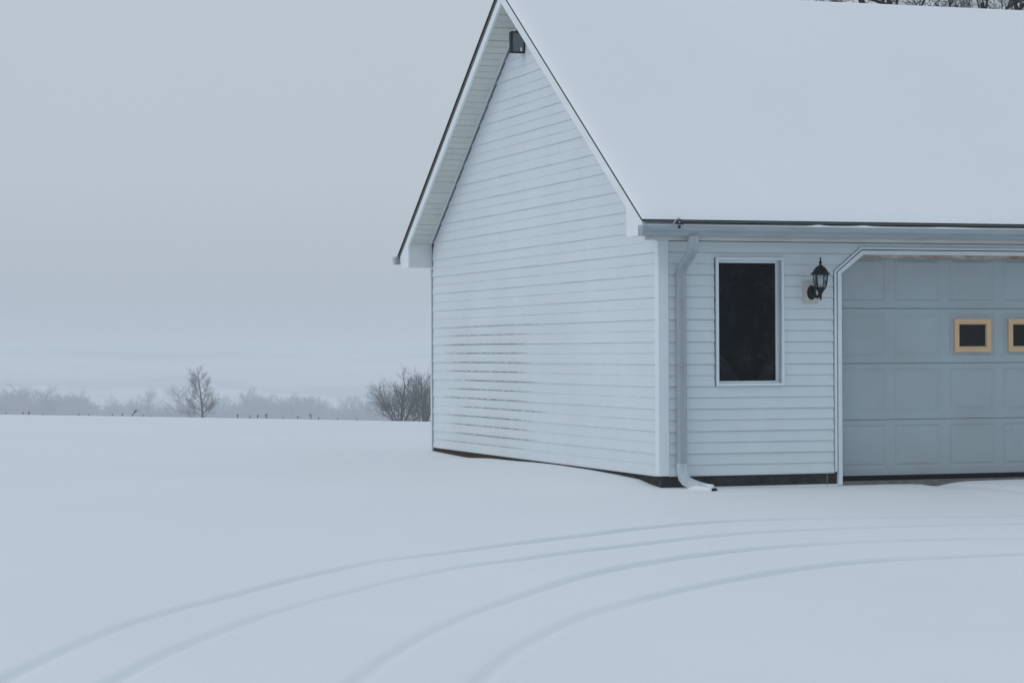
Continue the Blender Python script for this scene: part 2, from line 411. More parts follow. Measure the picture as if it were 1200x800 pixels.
# siding ----------------------------------------------------------
def course_list(top):
    out = [(0., .0914)]; z = .0914
    while z < top: out.append((z, z+EXPO)); z += EXPO
    return out
def siding(mb, fn, z0, z1, zz0, zz1, a0, a1, b0, b1, k, seam, slot=.0024):
    """one course strip zz0..zz1 of course z0..z1; from a0..a1 at its foot to b0..b1 at its head"""
    db = (.0155 if k % 2 == 0 else .0115) if slot > .0015 else (.0105 if k % 2 == 0 else .006)
    def dep(z): return db + (.002-db)*(z-z0)/(z1-z0)
    if abs(zz1-z1) < 1e-6: zz1 -= slot*(1 if k % 2 else .7)
    n = max(1, int((a1-a0)/.45)); prev = None
    js = [rnd.uniform(-.0011, .0011) for _ in range(n+1)]
    for i in range(n+1):
        t = i/n; a = a0+(a1-a0)*t; b = b0+(b1-b0)*t
        e = .0016 if (seam is not None and a > seam) else 0
        cur = (fn(a, zz0+js[i]*.5, dep(zz0)+js[i]+e), fn(b, zz1, dep(zz1)+e), fn(a, zz0+js[i]*.5+.0005, -.0035), )
        if prev:
            mb.quad(prev[0], cur[0], cur[1], prev[1]); mb.quad(prev[2], cur[2], cur[0], prev[0])
        prev = cur
fn_f = lambda a, z, d: (a, -d, z)
fn_g = lambda a, z, d: (-d, a, z)
# gable wall
def vlim(z, drop=.150):
    """span of the gable wall at height z, under the raked soffit"""
    lo, hi = .084, WID-.045
    zt = AZ-drop
    lo = max(lo, AY-(zt-z)/NS); hi = min(hi, AY+(zt-z)/FSL-.050)
    return lo, hi
gw = MB(); seam = None
for k, (z0, z1) in enumerate(course_list(AZ-.3)):
    a0, a1 = vlim(z0); b0, b1 = vlim(z1)
    if b1-b0 < .03: b0 = b1 = (b0+b1)/2
    if k % 2 == 0: seam = rnd.choice([3.66, 2.1, 5.1, 4.2, 2.9])+rnd.uniform(-.2, .2)
    if a1-a0 > .05: siding(gw, fn_g, z0, z1, z0, z1, a0, a1, b0, b1, k, seam if a0 < seam < a1 else None, .0004)
gable_wall = child(gw, 'gable_wall', M['gable'], root, 'white lap siding with dark algae stains under the lower laps')
# front wall, with the openings left out
WU0, WU1, WZ0, WZ1 = .541, 1.217, .805, 1.980
JU = 1.731                                    # outer edge of the door casing
DOOR_R = 6.565                                # far outer edge of the casing
CHU, CHZ, HZ = .27, 1.862, 2.083              # chamfered head of the casing
fw_ = MB()
for k, (z0, z1) in enumerate(course_list(2.11)):
    z1c = min(z1, 2.128)
    cuts = sorted(set([z0, z1c]+[c for c in (WZ0, WZ1, CHZ, HZ) if z0 < c < z1c]))
    if k % 2 == 0: seam = rnd.uniform(1.3, 1.6) if k > 4 else None
    for c0, c1 in zip(cuts[:-1], cuts[1:]):
        if c1-c0 < 1e-4: continue
        mid = (c0+c1)/2
        def jam(z): return JU if z <= CHZ else (JU+CHU*(z-CHZ)/(HZ-CHZ) if z < HZ else None)
        if mid > HZ: spans = [(.084, LEN-.084, .084, LEN-.084)]
        else:
            j0, j1 = jam(min(c0, HZ-1e-6)), jam(min(c1, HZ-1e-6))
            if WZ0 <= mid <= WZ1: spans = [(.084, WU0-.010, .084, WU0-.010), (WU1+.010, j0-.006, WU1+.010, j1-.006)]
            else: spans = [(.084, j0-.006, .084, j1-.006)]
            spans.append((DOOR_R-(j0-JU), LEN-.084, DOOR_R-(j1-JU), LEN-.084))
        for (a0, a1, b0, b1) in spans: siding(fw_, fn_f, z0, z1, c0, c1, a0, a1, b0, b1, k, None)
child(fw_, 'front_wall', M['front'], root)
bw = MB()
for k, (z0, z1) in enumerate(course_list(2.11)):
    siding(bw, lambda a, z, d: (a, WID+d, z), z0, z1, z0, min(z1, 2.128), .084, LEN-.084, .084, LEN-.084, k, None)
child(bw, 'back_wall', M['front'], root)
ew = MB()
for k, (z0, z1) in enumerate(course_list(AZ-.3)):
    a0, a1 = vlim(z0); b0, b1 = vlim(z1)
    if b1-b0 < .03: b0 = b1 = (b0+b1)/2
    if a1-a0 > .05: siding(ew, lambda a, z, d: (LEN+d, a, z), z0, z1, z0, z1, a0, a1, b0, b1, k, None)
child(ew, 'gable_wall', M['front'], root)
# sheathing behind the siding (seen as the dark gap along trim)
sh = MB()
gp = [(.02, -.02), (WID-.02, -.02), (WID-.02, rooft(WID)-.05), (AY, AZ-.06), (.02, rooft(.0)-.05)]
for x0, x1 in ((.004, .06), (LEN-.06, LEN-.004)):
    sh.prism(gp, lambda a, b, t: (t, a, b), x0, x1)
sh.box(.06, WU0+.02, .004, .06, -.02, 2.2); sh.box(WU0+.02, WU1-.02, .004, .06, -.02, WZ0+.02)
sh.box(WU0+.02, WU1-.02, .004, .06, WZ1-.02, 2.2); sh.box(WU1-.02, JU+.02, .004, .06, -.02, 2.2)
sh.box(JU+.02, DOOR_R-.02, .004, .06, HZ-.02, 2.2); sh.box(DOOR_R-.02, LEN-.06, .004, .06, -.02, 2.2)
sh.box(.06, LEN-.06, WID-.06, WID-.004, -.02, 2.2)
child(sh, 'sheathing', M['sheath'], root)
# corner posts
for (cx, cy) in ((0, 0), (0, WID), (LEN, 0), (LEN, WID)):
    p = MB(); sx = 1 if cx == 0 else -1; sy = 1 if cy == 0 else -1
    t = .021; L = .083; bot = -.004 if (cx, cy) != (0, WID) else -.06
    # an L-shaped hollow vinyl post with a small groove near each edge
    pr = [(-t, -t), (L-.008, -t), (L, -t+.006), (L, -.001), (.002, -.001), (.002, .002), (-.001, .002), (-.001, L), (-t+.006, L), (-t, L-.008)]
    if (cx, cy) == (0, WID): pr = [(-t, -t), (L, -t), (L, -.001), (.002, -.001), (.002, .002), (-.001, .002), (-.001, .020), (-t, .020)]
    p.prism([(a, b) for a, b in pr], lambda a, b, z: (cx+sx*a, cy+sy*b, z), bot, 2.127)
    child(p, 'corner_post', M['post'], root)
# starter strip at the foot of the siding
st = MB()
st.box(-.013, -.003, .084, WID-.03, -.009, -.001)
st.box(.084, JU-.004, -.013, -.003, -.009, -.001)
child(st, 'starter_strip', M['trim'], root)
# foundation
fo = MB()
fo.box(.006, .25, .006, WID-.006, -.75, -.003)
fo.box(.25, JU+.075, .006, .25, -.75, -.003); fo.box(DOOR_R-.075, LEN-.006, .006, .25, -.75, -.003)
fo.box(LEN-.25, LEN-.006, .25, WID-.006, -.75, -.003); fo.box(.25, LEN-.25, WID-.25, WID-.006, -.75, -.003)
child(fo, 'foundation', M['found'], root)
cr = MB(); cr.box(1.655, 1.664, -.001, .0055, -.2, -.012); child(cr, 'foundation_joint', M['slab'], root)
sl = MB(); sl.box(JU+.076, DOOR_R-.076, -.035, 5.5, -.6, -.092, 0); child(sl, 'door_slab', M['slab'], root)

# roof -------------------------------------------------------------
def slab(mb, x0, x1, y0, y1, up, dn):
    """roof-parallel slab between y0 and y1 (one slope)"""
    pts = [(y0, rooft(y0)+up), (y1, rooft(y1)+up), (y1, rooft(y1)-dn), (y0, rooft(y0)-dn)]
    mb.prism(pts, lambda a, b, t: (t, a, b), x0, x1)
X0, X1 = -RO, LEN+RO
rf = MB()
slab(rf, X0-.022, X1+.022, TN, AY-.0005, .0, .014); slab(rf, X0-.022, X1+.022, AY+.0005, TF, .0, .016)
child(rf, 'roof', M['shingle'], root)
dk = MB()
slab(dk, X0-.010, X1+.010, TN+.006, AY-.001, -.0145, .034); slab(dk, X0-.010, X1+.010, AY+.001, TF-.006, -.0165, .046)
child(dk, 'drip_edge', M['drip'], root)
# raked boards at both gables, each with its boxed foot
def rake(x0, x1):
    up, lo = .036, .160
    for (y0, y1) in ((1.632, AY-.002), (AY+.002, 7.335)):
        q = [(y0, rooft(y0)-up), (y1, rooft(y1)-up), (y1, rooft(y1)-lo), (y0, rooft(y0)-lo)]
        m = MB(); m.prism(q, lambda a, b, t: (t, a, b), x0, x1); child(m, 'rake_board', M['rake'], root)
    m = MB()
    q = [(1.628, rooft(1.628)-up), (1.628, rooft(1.628)-lo), (.045, rooft(.045)-lo+.003), (.037, 2.158), (-.355, 2.158), (-.360, rooft(-.36)-up)]
    m.prism(q, lambda a, b, t: (t, a, b), x0, x1); child(m, 'rake_board', M['rake'], root)
    m = MB()
    q = [(7.336, rooft(7.336)-up-.011), (7.70, rooft(7.70)-up-.011), (7.672, 2.142), (7.336, 2.135)]
    m.prism(q, lambda a, b, t: (t, a, b), x0, x1); child(m, 'rake_board', M['rake'], root)
rake(X0, X0+.026); rake(X1-.026, X1)
# raked soffits: narrow planks running across the overhang, above them a dark backing
def raked_soffit(x0, x1):
    m = MB(); b = MB()
    for far in (False, True):
        sl_ = FSL if far else NS
        step = .104*math.cos(math.atan(sl_)); y = AY+.004 if far else AY-.004; k = 0
        end = 7.339 if far else .02
        while (y < end) if far else (y > end):
            y2 = y+step if far else y-step
            if (y2 > end) if far else (y2 < end): y2 = end
            g = .011 if k % 2 == 0 else .006; g = g if far else -g
            q = [(y+g, rooft(y+g)-.128), (y2, rooft(y2)-.128), (y2, rooft(y2)-.140), (y+g, rooft(y+g)-.140)]
            m.prism(q, lambda a, bb, t: (t, a, bb), x0, x1); y = y2; k += 1
        ya, yb = (AY+.002, 7.33) if far else (.02, AY-.002)
        b.prism([(ya, rooft(ya)-.10), (yb, rooft(yb)-.10), (yb, rooft(yb)-.131), (ya, rooft(ya)-.131)], lambda a, bb, t: (t, a, bb), x0+.002, x1-.002)
    child(m, 'rake_soffit', M['soffit'], root); child(b, 'soffit_backing', M['sheath'], root)
raked_soffit(X0+.0265, .0035); raked_soffit(LEN-.0035, X1-.0265)
# channel where the raked soffit meets the wall
ch = MB()
for (ya, yb) in ((.1, AY-.003), (AY+.003, 7.33)):
    ch.prism([(ya, rooft(ya)-.1405), (yb, rooft(yb)-.1405), (yb, rooft(yb)-.162), (ya, rooft(ya)-.162)], lambda a, b, t: (t, a, b), -.030, -.024)
    ch.prism([(ya, rooft(ya)-.1405), (yb, rooft(yb)-.1405), (yb, rooft(yb)-.146), (ya, rooft(ya)-.146)], lambda a, b, t: (t, a, b), -.038, -.030)
child(ch, 'soffit_channel', M['trim'], root)
# boxed ends of the far eave and of the near eave
for x0, x1 in ((X0+.0265, -.006), (LEN+.006, X1-.0265)):
    m = MB(); m.prism([(7.34, 2.139), (7.66, 2.146), (7.66, rooft(7.66)-.06), (7.34, rooft(7.34)-.141)], lambda a, b, t: (t, a, b), x0, x1)
    child(m, 'eave_return', M['boxed'], root)
    m = MB(); m.prism([(.034, 2.161), (-.33, 2.161), (-.33, rooft(-.33)-.05), (.034, rooft(.034)-.141)], lambda a, b, t: (t, a, b), x0, x1)
    child(m, 'eave_return', M['boxed'], root)
# fascia and flat soffit along the eaves
fa = MB(); fa.prism([(-.356, 2.113), (-.338, 2.113), (-.338, 2.262), (-.356, 2.262)], lambda a, b, t: (t, a, b), X0+.0265, X1-.0265)
child(fa, 'fascia', M['fascia'], root)
fb = MB(); fb.box(X0+.03, X1-.03, 7.70, 7.72, 2.15, 2.27); child(fb, 'fascia', M['fascia'], root)
so = MB()
x = -.004
while x < LEN: so.box(x+.003, min(x+.125, LEN), -.337, .0035, 2.129, 2.139); x += .128
child(so, 'eave_soffit', M['soffit'], root)
so2 = MB(); so2.box(0, LEN, WID, 7.70, 2.146, 2.156); child(so2, 'eave_soffit', M['soffit'], root)
sb = MB(); sb.box(0, LEN, -.33, .0, 2.142, 2.150); child(sb, 'soffit_backing', M['sheath'], root)

# gutters ------------------------------------------------------------
def gutter(sgn, yb, z):
    pr = [(0, .093), (0, 0), (.088, 0), (.093, .012), (.108, .034), (.124, .044), (.127, .052), (.127, .090), (.119, .094), (.119, .088), (.122, .086),
          (.122, .053), (.104, .038), (.089, .015), (.084, .004), (.004, .004), (.004, .093)]
    m = MB(); m.prism([(yb-sgn*a, z+b) for a, b in pr], lambda a, b, t: (t, a, b), -.348, LEN+.348)
    cap_ = [(0, .093), (0, 0), (.088, 0), (.093, .012), (.108, .034), (.124, .044), (.127, .052), (.127, .092)]
    for x in (-.352, LEN+.348): m.prism([(yb-sgn*a*1.012, z-.001+b*1.01) for a, b in cap_], lambda a, b, t: (t, a, b), x, x+.004)
    return child(m, 'gutter', M['gutter'], root)
gut = gutter(1, -.373, 2.148)
gutter(-1, 7.735, 2.188)
# bent hanger strap sticking up from the gutter lip near the corner
hk = MB()
hp = [(-.075, -.505, 2.243), (-.055, -.490, 2.262), (-.030, -.468, 2.285), (-.012, -.455, 2.300), (.002, -.450, 2.306), (.012, -.455, 2.300), (.016, -.462, 2.288), (.010, -.47, 2.270), (-.004, -.478, 2.252)]
hk.tube(hp, .0055, 6)
child(hk, 'hanger_strap', M['wire'], gut)
hk2 = MB(); hk2.tube([(-.030, -.50, 2.256), (.012, -.478, 2.250), (.045, -.47, 2.247)], .006, 6)
hk2.lathe((-.010, -.505, 2.212), [(.004, 0), (.012, .004), (.014, .014), (.008, .026)], 8)
hk2.tube([(.010, -.462, 2.296), (.018, -.468, 2.272), (.012, -.476, 2.246)], .0085, 6)
child(hk2, 'strap_clip', M['black'], gut)
# downspout
SEC = [(-.039, -.028), (-.034, -.033), (-.011, -.033), (-.008, -.029), (.008, -.029), (.011, -.033), (.034, -.033), (.039, -.028), (.039, .028), (.034, .033), (-.034, .033), (-.039, .028)]
def rect_tube(mb, pts, scale=1.0):
    """rectangular pipe: width along x, depth turned along the path in the y-z plane"""
    n0 = len(mb.v); m = len(pts); k = len(SEC)
    P = [Vector(p) for p in pts]
    for i, p in enumerate(P):
        t = (P[min(i+1, m-1)]-P[max(i-1, 0)]).normalized()
        w = Vector((1, 0, 0)); w = (w-t*w.dot(t)).normalized(); dn = t.cross(w)
        s = scale[i] if hasattr(scale, '__len__') else scale
        for (a, b) in SEC: mb.v.append(tuple(p+w*a*s-dn*b*s))
    for i in range(m-1):
        for j in range(k):
            q = (j+1) % k; mb.f.append((n0+i*k+j, n0+i*k+q, n0+(i+1)*k+q, n0+(i+1)*k+j)); mb.sm.append(False)
    mb.f.append(tuple(n0+j for j in reversed(range(k)))); mb.sm.append(False)
    mb.f.append(tuple(n0+(m-1)*k+j for j in range(k))); mb.sm.append(False)
ds = MB()
rect_tube(ds, [(.182, -.066, 1.845), (.182, -.066, .085)])
dso = child(ds, 'downspout', M['spout'], root)
e1 = MB()
bend = [(.142, -.452, 2.150), (.142, -.452, 2.09), (.142, -.446, 2.055), (.144, -.425, 2.025), (.148, -.385, 1.998)]
rib = [1.04, 1.04, 1.0, 1.05, 1.0]
bend += [(.160, -.28, 1.955), (.170, -.185, 1.922), (.176, -.135, 1.902), (.180, -.090, 1.872), (.182, -.067, 1.835), (.182, -.066, 1.81)]
rib += [1.02, 1.06, 1.0, 1.07, 1.05, 1.06]
rect_tube(e1, bend, rib)
child(e1, 'elbow', M['spout'], dso)
e2 = MB()
rect_tube(e2, [(.182, -.066, .115), (.182, -.066, .06), (.184, -.070, .02), (.190, -.083, -.015), (.205, -.108, -.048), (.235, -.15, -.070), (.28, -.215, -.088), (.365, -.335, -.120)], [1.06, 1.06, 1.02, 1.07, 1.02, 1.05, 1.0, 1.0])
child(e2, 'elbow', M['frost'], dso, 'snow-covered lower elbow and outlet pipe')
mo = MB()
a = Vector((.372, -.345, -.124)); d = Vector((.085, -.12, -.020)).normalized(); w = Vector((d.y*-1, d.x, 0)).normalized()
n_ = d.cross(w)
mo.prism([(-.050, -.028), (.050, -.028), (.038, .012), (.028, .022), (-.028, .022), (-.038, .012)], lambda p, q, t: tuple(a+d*t+w*p+Vector((0, 0, q))), -.01, .016)
child(mo, 'outlet_mouth', M['rubber'], dso)
for z0, z1 in ((1.826, 1.842), (.112, .124), (.99, 1.004)):
    sp_ = MB(); sp_.box(.140, .224, -.103, -.020, z0, z1); child(sp_, 'strap', M['spout'], dso)
sp_ = MB(); rect_tube(sp_, [(.151, -.36, 1.988), (.153, -.335, 1.977)], 1.12); child(sp_, 'strap', M['spout'], dso)

# window --------------------------------------------------------------
win = empty('window', (0, 0, 0)); win.parent = root
def frame(mb, u0, u1, z0, z1, w, y0, y1, wl=None, wr=None, wb=None):
    wl = wl if wl is not None else w; wr = wr if wr is not None else w; wb = wb if wb is not None else w
    mb.box(u0, u0+wl, y0, y1, z0, z1); mb.box(u1-wr, u1, y0, y1, z0, z1)
    mb.box(u0+wl, u1-wr, y0, y1, z0, z0+wb); mb.box(u0+wl, u1-wr, y0, y1, z1-w, z1)
m = MB(); frame(m, WU0, WU1, WZ0, WZ1, .024, -.034, -.004)
child(m, 'window_frame', M['trim'], win)
m = MB(); frame(m, WU0+.012, WU1-.012, WZ0+.012, WZ1-.012, .014, -.0035, .055)
child(m, 'window_jamb', M['post'], win)
m = MB(); frame(m, WU0+.027, WU1-.027, WZ0+.027, WZ1-.027, .022, .022, .050, .004, .034, .018)
child(m, 'sash', M['trim'], win)
m = MB(); m.box(WU1-.040, WU1-.026, -.012, -.002, WZ0+.0265, WZ1-.0265)
child(m, 'screen_track', M['spout'], win)
m = MB(); m.quad((WU0+.030, .034, WZ0+.043), (WU1-.058, .034, WZ0+.043), (WU1-.058, .034, WZ1-.047), (WU0+.030, .034, WZ1-.047))
child(m, 'window_pane', M['pane'], win)
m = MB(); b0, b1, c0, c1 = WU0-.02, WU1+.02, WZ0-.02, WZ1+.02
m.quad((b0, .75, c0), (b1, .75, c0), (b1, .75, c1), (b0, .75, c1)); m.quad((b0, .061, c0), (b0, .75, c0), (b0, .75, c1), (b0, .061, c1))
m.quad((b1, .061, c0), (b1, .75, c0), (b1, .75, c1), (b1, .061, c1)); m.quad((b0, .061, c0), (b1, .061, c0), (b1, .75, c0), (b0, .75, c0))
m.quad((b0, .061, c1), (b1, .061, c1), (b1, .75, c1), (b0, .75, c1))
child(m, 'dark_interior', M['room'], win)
def drape(poly, y):
    # a thin folded cloth, cut to a triangle
    m = MB(); m.prism(poly, lambda a, b, t: (a, t+.004*math.sin(a*90), b), y, y+.004); child(m, 'curtain', M['curtain'], win)
drape([(WU0+.04, WZ0+.045), (WU0+.28, WZ0+.045), (WU0+.22, WZ0+.12), (WU0+.13, WZ0+.24), (WU0+.04, WZ0+.33)], .075)
drape([(WU1-.05, WZ0+.045), (WU1-.24, WZ0+.045), (WU1-.16, WZ0+.15), (WU1-.05, WZ0+.32)], .075)

# garage door -----------------------------------------------------------
def casing_poly(o):
    """door opening outline inset by o"""
    c = o*math.tan(rad(22.5))
    return [(JU+o, CHZ-c*.8), (JU+CHU+c*.9, HZ-o), (DOOR_R-CHU-c*.9, HZ-o), (DOOR_R-o, CHZ-c*.8)]
def casing(name, o0, o1, y0, y1, mat, foot):
    A, B = casing_poly(o0), casing_poly(o1); m = MB()
    pa = [(A[0][0], foot)]+A+[(A[3][0], foot)]; pb = [(B[0][0], foot)]+B+[(B[3][0], foot)]
    for i in range(5):
        m.prism([pa[i], pa[i+1], pb[i+1], pb[i]], lambda a, b, t: (a, t, b), y0, y1)
    return child(m, name, mat, root)
casing('door_channel', 0, .019, -.030, -.004, M['post'], .004)
casing('door_gap', .019, .029, -.006, .002, M['sheath'], .0)
casing('door_casing', .029, .067, -.036, .058, M['trim'], -.121)
m = MB(); m.box(JU+.28, DOOR_R-.28, .010, .088, HZ-.098, HZ-.0665); child(m, 'door_header', M['rusty'], root, 'rust-stained strip under the head of the door casing')
gd = empty('garage_door', (0, 0, 0)); gd.parent = root
DY = .102; DX0 = 1.80; NP = 8; PIT = .5765
DX1 = DX0+NP*PIT+.10
SZ = [-.047, .4768, 1.0042, 1.5194, 2.047]
for s in range(4):
    m = MB(); z0, z1 = SZ[s]+.0012, SZ[s+1]-.0012
    # face with recessed panels: outer field, sunk ring, raised middle
    def P(a, b, d): return (a, DY+d, b)
    pz0, pz1 = z0+.070, z1-.052
    xs_ = [DX0]
    for i in range(NP): xs_ += [DX0+.036+i*PIT, DX0+.036+i*PIT+.480]
    xs_.append(DX1)
    m.quad(P(DX0, z0, 0), P(DX1, z0, 0), P(DX1, pz0, 0), P(DX0, pz0, 0)); m.quad(P(DX0, pz1, 0), P(DX1, pz1, 0), P(DX1, z1-.006, 0), P(DX0, z1-.006, 0))
    m.quad(P(DX0, z1-.006, 0), P(DX1, z1-.006, 0), P(DX1, z1, .008), P(DX0, z1, .008))
    for i in range(0, len(xs_), 2): m.quad(P(xs_[i], pz0, 0), P(xs_[i+1], pz0, 0), P(xs_[i+1], pz1, 0), P(xs_[i], pz1, 0))
    m.quad(P(DX0, z0, 0), P(DX1, z0, 0), P(DX1, z0, .035), P(DX0, z0, .035))
    m.quad(P(DX0, z1, .008), P(DX1, z1, .008), P(DX1, z1, .035), P(DX0, z1, .035))
    m.quad(P(DX0, z0, .035), P(DX1, z0, .035), P(DX1, z1, .035), P(DX0, z1, .035))
    for i in range(NP):
        x0, x1 = xs_[1+2*i], xs_[2+2*i]
        rings = [(0, 0), (.009, .0065), (.024, .0065), (.040, .001)]
        for (i0, d0), (i1, d1) in zip(rings[:-1], rings[1:]):
            A_ = [(x0+i0, pz0+i0), (x1-i0, pz0+i0), (x1-i0, pz1-i0), (x0+i0, pz1-i0)]
            B_ = [(x0+i1, pz0+i1), (x1-i1, pz0+i1), (x1-i1, pz1-i1), (x0+i1, pz1-i1)]
            for q in range(4):
                r_ = (q+1) % 4; m.quad(P(*A_[q], d0), P(*A_[r_], d0), P(*B_[r_], d1), P(*B_[q], d1))
        i1, d1 = rings[-1]
        m.quad(P(x0+i1, pz0+i1, d1), P(x1-i1, pz0+i1, d1), P(x1-i1, pz1-i1, d1), P(x0+i1, pz1-i1, d1))
    child(m, 'door_section', M['door'], gd)
for i in (2, 3, 4, 5):
    cx = DX0+.036+i*PIT+.240-.003; cz = 1.2620
    m = MB(); y0, y1 = DY-.026, DY+.004
    frame(m, cx-.194, cx+.194, cz-.157, cz+.157, .0465, y0, y1)
    frame(m, cx-.194+.047, cx+.194-.047, cz-.157+.047, cz+.157-.047, .007, y0+.012, y1-.0002)
    child(m, 'window_frame', M['tan'], gd)
    m = MB(); m.box(cx-.148, cx+.148, DY-.0105, DY-.004, cz-.105, cz+.105); child(m, 'window_pane', M['dglass'], gd)
m = MB(); m.prism([(DX0, -.048), (DX0, -.083), (DX1, -.083), (DX1, -.048)], lambda a, b, t: (a, t, b), DY-.004, DY+.032); child(m, 'weather_seal', M['rubber'], gd)
m = MB(); m.quad((JU+.03, .145, -.1), (DOOR_R-.03, .145, -.1), (DOOR_R-.03, .145, 2.1), (JU+.03, .145, 2.1)); child(m, 'door_backing', M['sheath'], gd)

# ------------------------------------------------------------------ snow lying on the roof and in the gutter
def roof_snow():
    us = [X0-.018+t for t in (0, .006, .015, .03, .06, .11, .2)]+spaced(X0+.4, X1-.4, .25)+[X1+.018-t for t in (.2, .11, .06, .03, .015, .006, 0)]
    vs = [TN+t for t in (-.012, -.008, 0, .012, .03, .055, .09, .14, .22)]+spaced(TN+.35, AY-.2, .22)+[AY-.12, AY-.06, AY-.025, AY-.008, AY, AY+.008, AY+.025, AY+.07, AY+.14, AY+.3]+spaced(AY+.55, TF-.3, .3)+[TF-.15, TF-.06, TF-.02, TF]
    U, Vv = np.meshgrid(us, vs)
    e = np.minimum(U-us[0], us[-1]-U); f_ = np.minimum(Vv-vs[0], vs[-1]-Vv)
    th = .050*(1-np.exp(-e/.055))*(1-np.exp(-f_/.055))
    th += (.012*vnoise(U, Vv, 1.7, 51)+.006*vnoise(U, Vv, .6, 52))*np.clip(e/.2, 0, 1)*np.clip(f_/.2, 0, 1)
    base = np.where(Vv < AY, AZ-NS*(AY-Vv), AZ-FSL*(Vv-AY))
    ridge = np.exp(-((Vv-AY)/.09)**2); th = th*(1-.85*ridge)-.002*ridge*np.clip(e/.1, 0, 1)
    top = base+.0015+np.maximum(th, .0005)
    m = MB(); h, w = U.shape
    m.v = [(float(U[i, j]), float(Vv[i, j]), float(top[i, j])) for i in range(h) for j in range(w)]
    for i in range(h-1):
        for j in range(w-1): m.f.append((i*w+j, i*w+j+1, (i+1)*w+j+1, (i+1)*w+j)); m.sm.append(True)
    n = len(m.v)
    m.v += [(float(U[i, j]), float(Vv[i, j]), float(base[i, j])+.0012) for i in range(h) for j in range(w)]
    edge = [(0, j) for j in range(w)]+[(i, w-1) for i in range(1, h)]+[(h-1, j) for j in range(w-2, -1, -1)]+[(i, 0) for i in range(h-2, 0, -1)]
    for (a, b), (c, d) in zip(edge, edge[1:]+edge[:1]):
        m.f.append((a*w+b, c*w+d, n+c*w+d, n+a*w+b)); m.sm.append(False)
    for i in range(h-1):
        for j in range(w-1): m.f.append((n+i*w+j, n+(i+1)*w+j, n+(i+1)*w+j+1, n+i*w+j+1)); m.sm.append(False)
    o = m.build('roof_snow', M['snow'])
    tag(o, 'thin even blanket of snow covering both slopes of the garage roof', 'snow', kind='stuff')
roof_snow()
def gutter_snow():
    us = np.array(spaced(-.30, LEN+.30, .035)); m = MB()
    prof = [-.376, -.40, -.43, -.46, -.485, -.4935]
    lump = vnoise(us, us*0+.5, .45, 61)+.6*vnoise(us, us*0+9.5, .15, 62)
    for i, x in enumerate(us):
        peak = max(0., float(lump[i]))
        ramp_ = min(1, max(0.25, (x-.0)/1.5))
        for q, y in enumerate(prof):
            base = (2.228, 2.234, 2.238, 2.240, 2.243, 2.241)[q]
            hh = (0, .3, .7, 1., .8, .0)[q]
            m.v.append((float(x), y, base+hh*(.004*ramp_+.055*peak*peak+.004*peak)))
    k = len(prof)
    for i in range(len(us)-1):
        for q in range(k-1): m.f.append((i*k+q, (i+1)*k+q, (i+1)*k+q+1, i*k+q+1)); m.sm.append(True)
    o = m.build('gutter_snow', M['snow'])
    tag(o, 'lumpy line of snow lying in the front gutter above the door', 'snow', kind='stuff')
gutter_snow()

# ------------------------------------------------------------------ wall lantern
lx, lz = 1.502, 1.827; ly = -.205
lan = empty('wall_lantern', (1.488, -.03, 1.557))
tag(lan, 'black carriage-style wall lantern on a pale square block beside the garage door', 'wall lamp')
m = MB()
def rrect(u0, u1, z0, z1, r, n=4):
    pts = []
    for (cx, cz, a0) in ((u1-r, z0+r, -90), (u1-r, z1-r, 0), (u0+r, z1-r, 90), (u0+r, z0+r, 180)):
        for i in range(n+1):
            a = rad(a0+90*i/n); pts.append((cx+r*math.cos(a), cz+r*math.sin(a)))
    return pts
m.prism(rrect(1.4085, 1.568, 1.5565, 1.7695, .022), lambda a, b, t: (a, t, b), -.022, -.001)
m.prism(rrect(1.4235, 1.553, 1.5715, 1.7545, .012), lambda a, b, t: (a, t, b), -.034, -.0215)
child(m, 'mounting_block', M['block'], lan)
m = MB(); m.lathe((1.492, -.034, 1.660), [(.068, 0), (.068, -.006), (.060, -.013), (.048, -.017), (.044, -.026), (.030, -.034), (.014, -.038)], 20, axis='y')
m.v = [(1.492+(a-1.492)*.66, b, c) for a, b, c in m.v]
child(m, 'back_plate', M['black'], lan)
m = MB()
m.tube([(1.493, -.06, 1.660), (1.494, -.085, 1.640), (1.497, -.115, 1.622), (1.500, -.150, 1.618), (1.502, -.185, 1.630), (1.502, ly, 1.655)], [.018, .017, .016, .016, .017, .019], 10)
# upright scroll behind the glass
m.tube([(1.493, -.055, 1.672), (1.496, -.085, 1.700), (1.499, -.115, 1.715), (1.501, -.135, 1.70), (1.500, -.130, 1.682)], [.010, .010, .009, .008, .005], 8)
child(m, 'arm', M['black'], lan)
m = MB()   # bowl under the glass with its tail finial
m.lathe((lx, ly, 0), [(.004, 1.588), (.010, 1.592), (.010, 1.601), (.006, 1.606), (.013, 1.614), (.013, 1.622), (.009, 1.630), (.018, 1.652), (.034, 1.676), (.047, 1.692), (.049, 1.700), (.044, 1.704)], 16)
child(m, 'bowl', M['black'], lan)
m = MB()   # flared, ribbed roof with finial
prof = [(.083, 1.818), (.086, 1.823), (.080, 1.832), (.066, 1.842), (.061, 1.850), (.062, 1.853), (.050, 1.872), (.034, 1.890), (.022, 1.899), (.018, 1.903), (.011, 1.909), (.009, 1.922), (.016, 1.930), (.016, 1.936), (.007, 1.944), (.006, 1.956), (.010, 1.962), (.007, 1.972), (.003, 1.980)]
m.lathe((lx, ly, 0), prof, 24)
for i in range(6):
    a = math.pi/6+i*math.pi/3
    m.tube([(lx+math.cos(a)*r*1.01, ly+math.sin(a)*r*1.01, z) for r, z in prof[1:9]], .0045, 5)
child(m, 'lantern_roof', M['black'], lan)
m = MB()
gp_ = [(.045, 1.703), (.055, 1.735), (.062, 1.775), (.064, 1.805), (.061, 1.820)]
m.lathe((lx, ly, 0), gp_, 6, sm=False, phase=math.pi/6)
